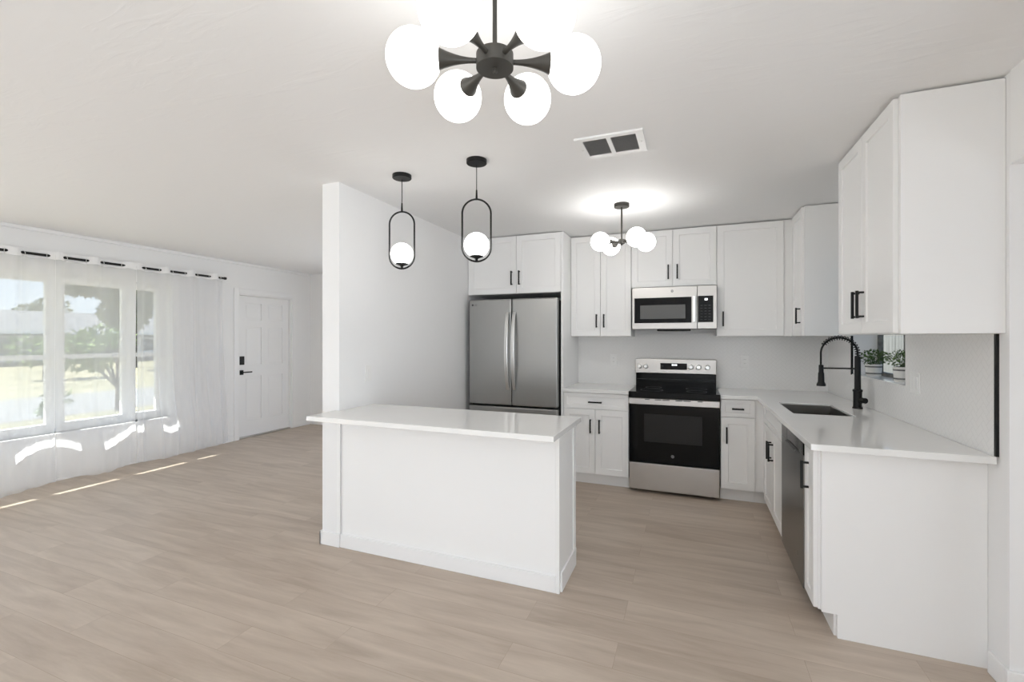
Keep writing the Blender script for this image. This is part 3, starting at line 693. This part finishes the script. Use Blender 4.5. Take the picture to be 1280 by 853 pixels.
m = MB(); m.lathe([(0, 0), (0.011, 0), (0.011, 0.001), (0, 0.001)], (-2.095, FYF, 1.742), (0, -1, 0), 24); m.build('badge', 'darkprint', dl)
text_mesh('badge_letters', 'LG', 0.026, 'darkprint', dl, (-2.060, FYF - 0.0008, 1.742), FRONT)

# ------------------------------------------------------------------ island / breakfast bar
IX0, IX1, IY0, IY1 = PX1 + 0.001, -0.668, 2.412, 2.755
t = thing('breakfast_bar', 'white panelled breakfast bar base joined to the partition wall', 'kitchen island', ((IX0 + IX1) / 2, 2.6, 0))
MB().box(IX0, IX1 - 0.021, IY0 + 0.006, IY1, 0, CB).build('body', 'cab', t)
MB().box(IX0 + 0.012, IX1 - 0.021, IY0, IY0 + 0.006, 0, CB).build('front_panel', 'cab', t, bevel=0.001)
MB().box(IX1 - 0.020, IX1, IY0 - 0.014, IY1 + 0.002, 0, CB).box(IX1, IX1 + 0.006, IY1 - 0.055, IY1 + 0.002, 0, CB).build('end_panel', 'cab', t, bevel=0.0015)
MB().box(IX0 + 0.011, IX1 - 0.021, IY0 - 0.014, IY0, 0, BB).build('baseboard', 'trim', t, bevel=0.003)
MB().box(IX1 + 0.0003, IX1 + 0.010, IY0 + 0.01, IY1 - 0.002, 0, BB + 0.02).build('baseboard', 'trim', t, bevel=0.003)
MB().box(IX0 - 0.018, IX0 + 0.010, IY0 - 0.013, IY0 - 0.0075, BB + 0.002, CB).build('corner_strip', 'cab', t, bevel=0.001)
tag(MB().prism([(-2.232, 2.159), (-0.630, 2.159), (-0.630, 2.762), (PX1 + 0.002, 2.762), (PX1 + 0.002, PY0 - 0.001), (-2.232, PY0 - 0.001)], CB + 0.001, CT).build('bar_worktop', 'quartz', bevel=0.002),
    'white quartz worktop overhanging the breakfast bar, notched round the wall end', 'worktop')

# ------------------------------------------------------------------ light fittings
def globe_fix(name, label, cat, c, R, rg, angs, hub_r, hub_h, cone_r, canopy_r, gm_):
    """ring of opal globes on trumpet arms round a flat hub; c = hub centre"""
    t = thing(name, label, cat, (c[0], c[1], CEIL))
    MB().lathe([(0, 0), (canopy_r, 0), (canopy_r, -0.025), (canopy_r * 0.96, -0.028), (0, -0.028)], (c[0], c[1], CEIL), n=40).build('canopy', 'bronze', t, smooth=True)
    MB().tube([(c[0], c[1], CEIL - 0.028), (c[0], c[1], c[2])], 0.0065, 12).build('stem', 'bronze', t, smooth=True)
    hb = MB().lathe([(0, hub_h / 2), (hub_r, hub_h / 2), (hub_r, -hub_h / 2), (0, -hub_h / 2)], c, n=40).build('hub', 'bronze', t, smooth=True)
    MB().lathe([(0, 0), (0.007, 0), (0.007, -0.010), (0.004, -0.013), (0, -0.013)], (c[0], c[1], c[2] - hub_h / 2), n=16).build('finial', 'bronze', hb, smooth=True)
    for a, RR, dz in angs:
        dirv = Vector((math.cos(a), math.sin(a), 0)); g = Vector(c) + dirv * RR + Vector((0, 0, dz))
        dd = (g - Vector(c)).normalized(); Ln = (g - Vector(c)).length - rg
        s0 = hub_r * 0.9
        prof = [(0.0, s0)] + [(0.007 + (cone_r - 0.007) * f ** 2.2, s0 + (Ln + 0.016 - s0) * f) for f in [k / 14 for k in range(15)]] + [(0.0, Ln + 0.017)]
        MB().lathe(prof, c, dd, 24).build('arm', 'bronze', t, smooth=True)
        MB().sphere(g, rg, 40).build('globe', gm_, t, smooth=True)
    return t
# dining chandelier
f_, th = 566.65, 0.3757
def cam_pt(u, v, dep):
    lat = (u - 640) * dep / f_
    return (math.cos(th) * lat - math.sin(th) * dep, math.sin(th) * lat + math.cos(th) * dep, 1.3994 - (v - 423.27) * dep / f_)
hc = cam_pt(618.5, 77, 1.29)
ang0 = th                                        # image-right direction
ch = [(ang0 + math.radians(a), 0.228, 0.0) for a in (4, 64, 124, 184, 244, 304)]
globe_fix('chandelier', 'six-globe dark bronze chandelier hanging close to the camera', 'chandelier', hc, 0.228, 0.077, ch, 0.053, 0.040, 0.034, 0.065, 'globe_dining')
# kitchen semi-flush
sc_ = (-0.502, 3.605, 2.155)
sf = [(ang0 + math.radians(180), 0.168, 0.0), (ang0 + math.radians(4), 0.195, 0.0), (ang0 + math.radians(-66), 0.175, 0.0), (ang0 + math.radians(103), 0.19, 0.0)]
globe_fix('ceiling_light', 'four-globe semi-flush ceiling light over the kitchen floor', 'ceiling light', sc_, 0.18, 0.073, sf, 0.024, 0.034, 0.031, 0.058, 'globe_kitchen')
# pendants
def pendant(x, y, label, zt, zb_, hw_, rg, yaw):
    t = thing('pendant_light', label, 'pendant light', (x, y, CEIL), 0, 'oval-ring pendants over the breakfast bar')
    MB().lathe([(0, 0), (0.060, 0), (0.060, -0.021), (0.057, -0.024), (0, -0.024)], (x, y, CEIL), n=40).build('canopy', 'black', t, smooth=True)
    MB().tube([(x, y, CEIL - 0.03), (x, y, zt + 0.05)], 0.0025, 8).build('cord', 'black', t, smooth=True)
    pts = []; zu = zt - hw_; zl = zb_ + hw_; cx, sy = math.cos(yaw), math.sin(yaw)
    for k in range(25): a = PI * k / 24; pts.append((hw_ * math.cos(a), zu + hw_ * math.sin(a)))
    for k in range(25): a = PI + PI * k / 24; pts.append((hw_ * math.cos(a), zl + hw_ * math.sin(a)))
    P3 = [(x + p * cx, y + p * sy, z) for p, z in pts]
    fr_ = MB().closed_tube(P3, 0.0055, 8, (-sy, cx, 0)).tube([(x, y, zt), (x, y, zt + 0.055)], [0.007, 0.0045], 10).build('ring_frame', 'black', t, smooth=True)
    zg = zb_ + 0.022 + rg
    MB().lathe([(0, 0.0), (0.008, 0.0), (0.008, 0.014), (0.012, 0.018), (0.038, 0.028), (0.040, 0.033), (0, 0.033)], (x, y, zb_), n=28).build('globe_cup', 'black', t, smooth=True)
    MB().sphere((x, y, zg), rg, 40).build('globe', 'globe_bar', t, smooth=True)
pendant(-1.728, 2.452, 'black oval-ring pendant light nearer the partition wall', 2.214, 1.848, 0.081, 0.0715, th - 0.05)
pendant(-1.172, 2.404, 'black oval-ring pendant light farther from the partition wall', 2.218, 1.852, 0.084, 0.074, th + 0.05)

# ------------------------------------------------------------------ ceiling vent
t = thing('ceiling_vent', 'rectangular white ceiling air vent with two dark louvred openings', 'vent', (-0.39, 2.47, CEIL))
vx0, vx1, vy0, vy1 = -0.575, -0.222, 2.336, 2.608; z0v, z1v = CEIL - 0.012, CEIL - 0.0005
xs = [vx0, vx0 + 0.040, -0.412, -0.388, vx1 - 0.040, vx1]; yv = [vy0, vy0 + 0.034, vy1 - 0.034, vy1]
MB().grid(xs, yv, lambda i, j: not (j == 1 and i in (1, 3)), z0v, z1v).build('frame', 'trim', t, bevel=0.003)
for a, b in ((xs[1], xs[2]), (xs[3], xs[4])):
    MB().box(a, b, yv[1], yv[2], CEIL - 0.002, CEIL - 0.0006).build('duct_opening', 'darkgap', t)
    n = 15
    m = MB()
    for k in range(n):
        y = yv[1] + (yv[2] - yv[1]) * (k + 0.5) / n
        vs = [m.bm.verts.new(p) for p in ((a, y - 0.005, z0v + 0.001), (b, y - 0.005, z0v + 0.001), (b, y + 0.003, z1v - 0.002), (a, y + 0.003, z1v - 0.002),
                                          (a, y - 0.004, z0v + 0.001), (b, y - 0.004, z0v + 0.001), (b, y + 0.004, z1v - 0.002), (a, y + 0.004, z1v - 0.002))]
        for f in ((0, 1, 2, 3), (7, 6, 5, 4), (0, 4, 5, 1), (3, 2, 6, 7), (0, 3, 7, 4), (1, 5, 6, 2)): m.bm.faces.new([vs[i] for i in f])
    m.build('louvres', 'louvre', t)
for sx_ in (vx0 + 0.02, vx1 - 0.02): MB().lathe([(0, 0), (0.006, 0), (0.004, -0.003), (0, -0.003)], (sx_, 2.472, z0v), n=12).build('screw', 'handle_steel', t, smooth=True)

# ------------------------------------------------------------------ outlets and switches
def plate(name, label, cat, c, n, kind, w=0.072, h=0.116):
    """n: outward normal '+x','-x','-y'"""
    rz = {'-y': 0, '+x': PI / 2, '-x': -PI / 2}[n]
    t = thing(name, label, cat, c, rz)
    MB().box(-w / 2, w / 2, -0.006, -0.0002, -h / 2, h / 2).build('cover_plate', 'plastic', t, local=True, bevel=0.002)
    k = max(1, round(w / 0.06)) if w > 0.1 else 1
    for i in range(k):
        xo = (i - (k - 1) / 2) * 0.046
        r = MB().box(xo - 0.017, xo + 0.017, -0.009, -0.006, -0.034, 0.034).build('rocker' if kind == 'switch' else 'socket', 'plastic', t, local=True, bevel=0.001)
        if kind == 'outlet':
            for z in (-0.018, 0.018):
                for dx in (-0.007, 0.005): MB().box(xo + dx, xo + dx + 0.002, -0.0095, -0.0088, z - 0.004, z + 0.005).build('slot', 'darkprint', r, local=True)
plate('wall_switch', 'white switch plate on the partition wall above the breakfast bar', 'switch', (PX1, 2.696, 1.144), '+x', 'switch')
plate('power_outlet', 'white power outlet on the tiled back wall left of the range', 'outlet', (-0.765, YB - 0.008, 1.172), '-y', 'outlet')
plate('power_outlet', 'white power outlet on the tiled back wall right of the range', 'outlet', (0.484, YB - 0.008, 1.178), '-y', 'outlet')
plate('wall_switch', 'white double switch plate on the side backsplash near the kitchen window', 'switch', (XR - 0.008, 3.165, 1.152), '-x', 'switch', 0.118)

# ------------------------------------------------------------------ potted plants on the kitchen sill
def leaf_cloud(m, c, rx, rz_, n, ls, rnd, droop=0.0):
    for _ in range(n):
        while True:
            p = Vector((rnd.uniform(-1, 1), rnd.uniform(-1, 1), rnd.uniform(-1, 1)))
            if 0.15 < p.length < 1: break
        q = Vector((c[0] + p.x * rx, c[1] + p.y * rx, c[2] + p.z * rz_))
        d = (p + Vector((rnd.uniform(-.6, .6), rnd.uniform(-.6, .6), rnd.uniform(-.3, .7) - droop))).normalized()
        a = d.orthogonal().normalized(); a.rotate(Matrix.Rotation(rnd.uniform(0, 2 * PI), 3, d)); nn = d.cross(a)
        l = ls * rnd.uniform(0.6, 1.25); w_ = l * 0.28
        vs = [m.bm.verts.new(v) for v in (q, q + d * l * 0.5 + a * w_ + nn * l * 0.08, q + d * l - nn * l * 0.1, q + d * l * 0.5 - a * w_ + nn * l * 0.08)]
        m.bm.faces.new(vs)
def potted(x, y, label, r, h, seed, fol):
    rnd = random.Random(seed); z = KZ0 + 0.006
    t = thing('potted_plant', label, 'potted plant', (x, y, z), 0, 'potted herbs on the kitchen window sill')
    MB().lathe([(0, 0), (r * 0.86, 0), (r * 0.88, 0.004), (r, h), (r * 0.93, h), (r * 0.90, h - 0.012), (0, h - 0.012)], (x, y, z), n=32).build('pot', 'ceramic', t, smooth=True)
    for zb2 in (0.20, 0.78):
        MB().lathe([(r * (0.88 + 0.12 * zb2) + 0.0002, h * zb2 - 0.005), (r * (0.88 + 0.12 * zb2) + 0.0015, h * zb2), (r * (0.88 + 0.12 * zb2) + 0.0012, h * zb2 + 0.005), (r * (0.88 + 0.12 * zb2) - 0.001, h * zb2 + 0.006)], (x, y, z), n=32).build('painted_band', 'band', t, smooth=True)
    MB().lathe([(0, 0.002), (r * 0.89, 0)], (x, y, z + h - 0.011), n=24).build('soil', 'soil', t)
    m = MB()
    for _ in range(26):
        a = rnd.uniform(0, 2 * PI); rr_ = rnd.uniform(0.2, 0.95) * fol; tip = Vector((x + rr_ * math.cos(a) * 0.85, y + rr_ * math.sin(a), z + h + rnd.uniform(0.3, 1.0) * 0.085))
        base = Vector((x + 0.3 * r * math.cos(a), y + 0.3 * r * math.sin(a), z + h - 0.012))
        m.tube([base, base.lerp(tip, 0.5) + Vector((0, 0, 0.012)), tip], 0.0010, 4, False)
    m.build('stems', 'potleaf', t)
    m = MB(); leaf_cloud(m, (x, y, z + h + 0.048), fol, 0.058, 430, 0.017, rnd); m.build('foliage', 'potleaf', t)
potted(1.262, 4.115, 'bushy green herb in banded white pot at the far end of the sill', 0.052, 0.085, 3, 0.085)
potted(1.262, 3.600, 'dark leafy herb in banded white pot at the near end of the sill', 0.056, 0.095, 5, 0.085)

# ------------------------------------------------------------------ curtain rod and sheers
RODX, RODZ = XL + 0.085, 2.190
t = thing('curtain_rod', 'thin black curtain rod over the living room window', 'curtain rod', (RODX, 2.5, RODZ))
MB().tube([(RODX, 0.55, RODZ), (RODX, 4.165, RODZ)], 0.0125, 14).build('rod', 'black', t, smooth=True)
for y in (0.55, 4.165): MB().lathe([(0, -0.012), (0.017, -0.012), (0.017, 0.014), (0, 0.018)], (RODX, y, RODZ), (0, 1, 0), 18).build('finial', 'black', t, smooth=True)
for y in (0.70, 4.135): MB().tube([(XL, y, RODZ), (RODX, y, RODZ)], 0.006, 8).lathe([(0, 0), (0.02, 0), (0.02, 0.005), (0, 0.005)], (XL, y, RODZ), (1, 0, 0), 16).build('bracket', 'black', t, smooth=True)
# curtain crosses the rod at these places (grommets); between each pair the cloth passes behind the rod
vis = [(1.03, 1.21), (1.33, 1.51), (1.63, 1.81), (1.925, 2.11), (2.219, 2.397), (2.522, 2.699), (2.82, 3.005), (3.212, 3.377), (3.498, 3.662), (3.786, 3.957)]
cross = []
for a, b in vis: cross += [(a, -1), (b, 1)]       # after a: behind; after b: in front
cross.append((4.083, -1))
cross.sort()
def rodwave(y):
    ys_ = [c[0] for c in cross]
    if y <= ys_[0]:
        return 0.028 * math.sin(PI * min(1, (ys_[0] - y) / 0.12))
    for k in range(len(ys_) - 1):
        if ys_[k] <= y <= ys_[k + 1]:
            f = (y - ys_[k]) / (ys_[k + 1] - ys_[k]); return cross[k][1] * 0.030 * math.sin(PI * f)
    f = min(1, (y - ys_[-1]) / 0.10); return -0.024 * math.sin(PI * f * 0.9)
def sheer(label, yt0, yt1, yb0, yb1, bot, billow, seed, pleat, lift=None):
    rnd = random.Random(seed); t = thing('sheer_curtain', label, 'curtain', (RODX, (yt0 + yt1) / 2, 0.0), 0, 'white sheers on the living room rod')
    m = MB(); nu, nv = 150, 60; V = []
    ph = [rnd.uniform(0, 6.28) for _ in range(6)]
    for j in range(nv + 1):
        g = j / nv                                     # 0 top, 1 bottom
        row = []
        for i in range(nu + 1):
            f = i / nu
            yt = yt0 + (yt1 - yt0) * f
            # pinch in the middle height, spread below
            yb = yb0 + (yb1 - yb0) * f
            k = g * g * (3 - 2 * g)
            y = yt + (yb - yt) * k
            top = rodwave(yt)
            x = RODX + top * (1 - min(1, g * 1.4)) ** 0.7 if g < 0.72 else RODX
            amp = pleat * min(1, g * 1.6)
            ff = f * (yt1 - yt0) / 0.145
            x += amp * (0.6 * math.sin(2 * PI * ff * 0.5 + ph[0] + g * 0.8) + 0.4 * math.sin(2 * PI * ff + ph[1] - g * 1.2) + 0.22 * math.sin(2 * PI * ff * 1.9 + ph[2]))
            y += 0.35 * amp * math.sin(2 * PI * ff * 0.8 + ph[3] + g)
            # belly near the floor
            bf = math.exp(-((f - 0.45) / 0.42) ** 2)
            x += billow * bf * math.exp(-((g - 0.93) / 0.20) ** 2)
            zb2 = bot(f)
            z = 2.232 + (zb2 - 2.232) * g + 0.004 * math.sin(2 * PI * ff)
            if g > 0.9: x += 0.015 * math.sin(9 * f + ph[4]) * (g - 0.9) * 10
            x = max(x, XL + 0.036 if z > WZ0 + 0.1 or True else x)
            row.append(m.bm.verts.new((x, y, z)))
        V.append(row)
        if j == 0: V0 = [tuple(v.co) for v in row]
    for j in range(nv):
        for i in range(nu): m.bm.faces.new((V[j][i], V[j][i + 1], V[j + 1][i + 1], V[j + 1][i]))
    m.build('cloth', 'sheer', t, smooth=True)
    hd = MB(); nh = 6; H = []
    for j in range(nh + 1):
        H.append([hd.bm.verts.new(Vector(V0[i]) + Vector((0.0012, 0, -0.075 * j / nh))) for i in range(nu + 1)])
    for j in range(nh):
        for i in range(nu): hd.bm.faces.new((H[j][i], H[j][i + 1], H[j + 1][i + 1], H[j + 1][i]))
    hd.build('heading_band', 'voile_hem', t, smooth=True)
    for yc_, s_ in cross:
        if yt0 - 0.01 <= yc_ <= yt1 + 0.01:
            g_ = MB(); d = Vector((0.62 * s_, 0.78, 0)).normalized(); a = Vector((0, 0, 1)); b = d.cross(a)
            g_.closed_tube([Vector((RODX, yc_, RODZ - 0.006)) + 0.0235 * (math.cos(2 * PI * k / 24) * a + math.sin(2 * PI * k / 24) * b) for k in range(24)], 0.0025, 6, d)
            g_.build('grommet', 'handle_steel', t, smooth=True)
    return t
sheer('white sheer curtain at the left edge of the window, bottom swept to the room', 0.62, 1.47, 0.80, 1.50, lambda f: 0.02, 0.10, 1, 0.010)
sheer('white sheer curtain over the left window light, hem billowing out to the floor', 1.475, 2.443, 1.505, 2.440, lambda f: 0.012 + 0.05 * max(0, f - 0.7), 0.16, 2, 0.009)
sheer('white sheer curtain over the middle window light, gathered at its right edge', 2.444, 3.126, 2.441, 3.121, lambda f: 0.02 + 0.05 * abs(f - 0.6), 0.15, 3, 0.008)
sheer('white sheer curtain hanging in close folds beside the front door', 3.127, 4.145, 3.122, 4.21, lambda f: 0.014 + 0.05 * max(0, 0.25 - f) + 0.02 * f, 0.10, 4, 0.026)

# ------------------------------------------------------------------ outside
GZ = -0.45
struct(MB().box(-90, -13.9 - 5.2, -50, 90, GZ - 0.3, GZ).box(-13.9, XL - 0.16, -50, 90, GZ - 0.3, GZ).build('lawn', 'lawn'))
o = MB().box(-19.1, -13.9, -50, 90, GZ - 0.3, GZ + 0.005).build('road', 'road'); struct(o)
o = MB().box(-11.2, -9.2, -3, 12, GZ, GZ + 0.03).build('mulch_bed', 'mulch'); struct(o)
struct(MB().box(XR + 0.19, 60, 2.75, 60, GZ - 0.3, GZ).build('side_yard', 'lawn'))
# porch roof over the living room window: its edge shades all but a strip of the sun
struct(MB().box(-7.53, XL - 0.16, -4, 8, 2.45, 2.60).build('porch_roof', 'trim'))
# fence outside the kitchen window
t = thing('board_fence', 'grey weathered board fence outside the kitchen window', 'fence', (3.4, 6.0, GZ))
m = MB(); y = 2.9
while y < 12.0:
    m.box(3.4, 3.42, y, y + 0.135, GZ, 1.75); y += 0.14
m.build('boards', 'fence', t)
MB().box(3.42, 3.46, 2.9, 12.0, 1.5, 1.59).box(3.42, 3.46, 2.9, 12.0, 0.1, 0.19).build('rail', 'fence', t)
# house across the street
t = thing('house', 'long low grey house with shingle roof across the street', 'house', (-44, 20, GZ))
MB().box(-52, -44, 6, 44, GZ, 1.95).build('wall', 'siding', t)
m = MB(); v = [m.bm.verts.new(p) for p in ((-43.2, 4.5, 1.95), (-43.2, 46, 1.95), (-48, 46, 3.55), (-48, 4.5, 3.55), (-53, 4.5, 1.95), (-53, 46, 1.95), (-43.2, 4.5, 1.80), (-43.2, 46, 1.80), (-53, 4.5, 1.80), (-53, 46, 1.80))]
for f in ((0, 1, 2, 3), (3, 2, 5, 4), (0, 3, 4, 8, 6), (1, 7, 9, 5, 2), (6, 7, 1, 0), (4, 5, 9, 8), (6, 8, 9, 7)): m.bm.faces.new([v[i] for i in f])
rf = m.build('roof', 'roof', t)
MB().box(-43.18, -43.08, 4.5, 46, 1.72, 1.96).build('fascia', 'trim', rf)
for y0, y1, z0, z1 in ((9.5, 13.5, -0.2, 1.45), (15.5, 18.5, -0.1, 1.45), (24.5, 27.5, 0.35, 1.35), (30.5, 33, 0.35, 1.35)):
    f = MB().box(-44, -43.9, y0 - 0.15, y1 + 0.15, z0 - 0.15, z1 + 0.15).build('window', 'trim', t)
    MB().box(-43.9, -43.87, y0, (y0 + y1) / 2 - 0.06, z0, z1).box(-43.9, -43.87, (y0 + y1) / 2 + 0.06, y1, z0, z1).build('pane', 'winglass', f)
# big trees behind
def tree(name, label, x, y, h, crowns, ls, n, mat, trunk_r, seed, base=GZ):
    rnd = random.Random(seed); t = thing(name, label, 'tree', (x, y, base))
    m = MB(); top = Vector((x, y, base + h * 0.6))
    m.tube([(x, y, base), (x + 0.02 * h, y, base + h * 0.3), top], [trunk_r, trunk_r * 0.75, trunk_r * 0.5], 10)
    for cx_, cy_, cz_, r_ in crowns:
        m.tube([(x + 0.01 * h, y, base + h * 0.28), ((x + cx_) / 2, (y + cy_) / 2, base + (h * 0.3 + cz_ - base) / 2 + 0.2), (cx_, cy_, cz_)], [trunk_r * 0.5, trunk_r * 0.35, trunk_r * 0.15], 8)
    m.build('trunk', 'bark', t, smooth=True)
    m = MB()
    for cx_, cy_, cz_, r_ in crowns: leaf_cloud(m, (cx_, cy_, cz_), r_, r_ * 0.75, n, ls, rnd, 0.3)
    m.build('foliage', mat, t)
tree('street_tree', 'tall leafy tree standing in front of the house across the street', -33, 18.0, 6.5,
     [(-33, 15.2, 4.9, 1.2), (-33, 16.5, 5.2, 1.7), (-33, 18.0, 4.6, 1.9), (-33, 17.6, 3.0, 1.2), (-33, 19.6, 5.0, 1.8), (-33, 16.4, 6.6, 1.6)], 0.34, 1300, 'leaf_far', 0.22, 11)
tree('street_tree', 'small far tree rising behind the roof of the grey house', -60, 24.6, 4.6, [(-60, 24.2, 3.6, 1.5), (-60, 25.4, 4.2, 1.5)], 0.4, 420, 'leaf_far', 0.2, 12)
tx, ty_ = -13.6, 7.05
tree('young_tree', 'young crooked tree on the front lawn seen through the middle window light', tx, ty_, 2.1,
     [(tx + 0.1, ty_ - 0.72, 1.30, 0.36), (tx, ty_ - 0.38, 1.42, 0.34), (tx - 0.1, ty_ + 0.12, 1.40, 0.28), (tx, ty_ - 0.85, 0.85, 0.30), (tx, ty_ - 0.40, 0.80, 0.22), (tx, ty_ - 1.15, 1.15, 0.25)], 0.14, 150, 'leaf', 0.055, 13)
tree('young_tree', 'slender sapling on the front lawn behind the left window light', -11.6, 5.02, 0.75,
     [(-11.6, 5.02, 0.22, 0.20), (-11.6, 4.90, 0.0, 0.15)], 0.11, 60, 'leaf', 0.02, 14)
tree('garden_shrub', 'low leafy shrub at the left in front of the grey house', -27, 11.2, 1.8, [(-27, 10.8, 0.9, 0.8), (-27, 12.0, 0.8, 0.7)], 0.26, 260, 'leaf', 0.05, 15)
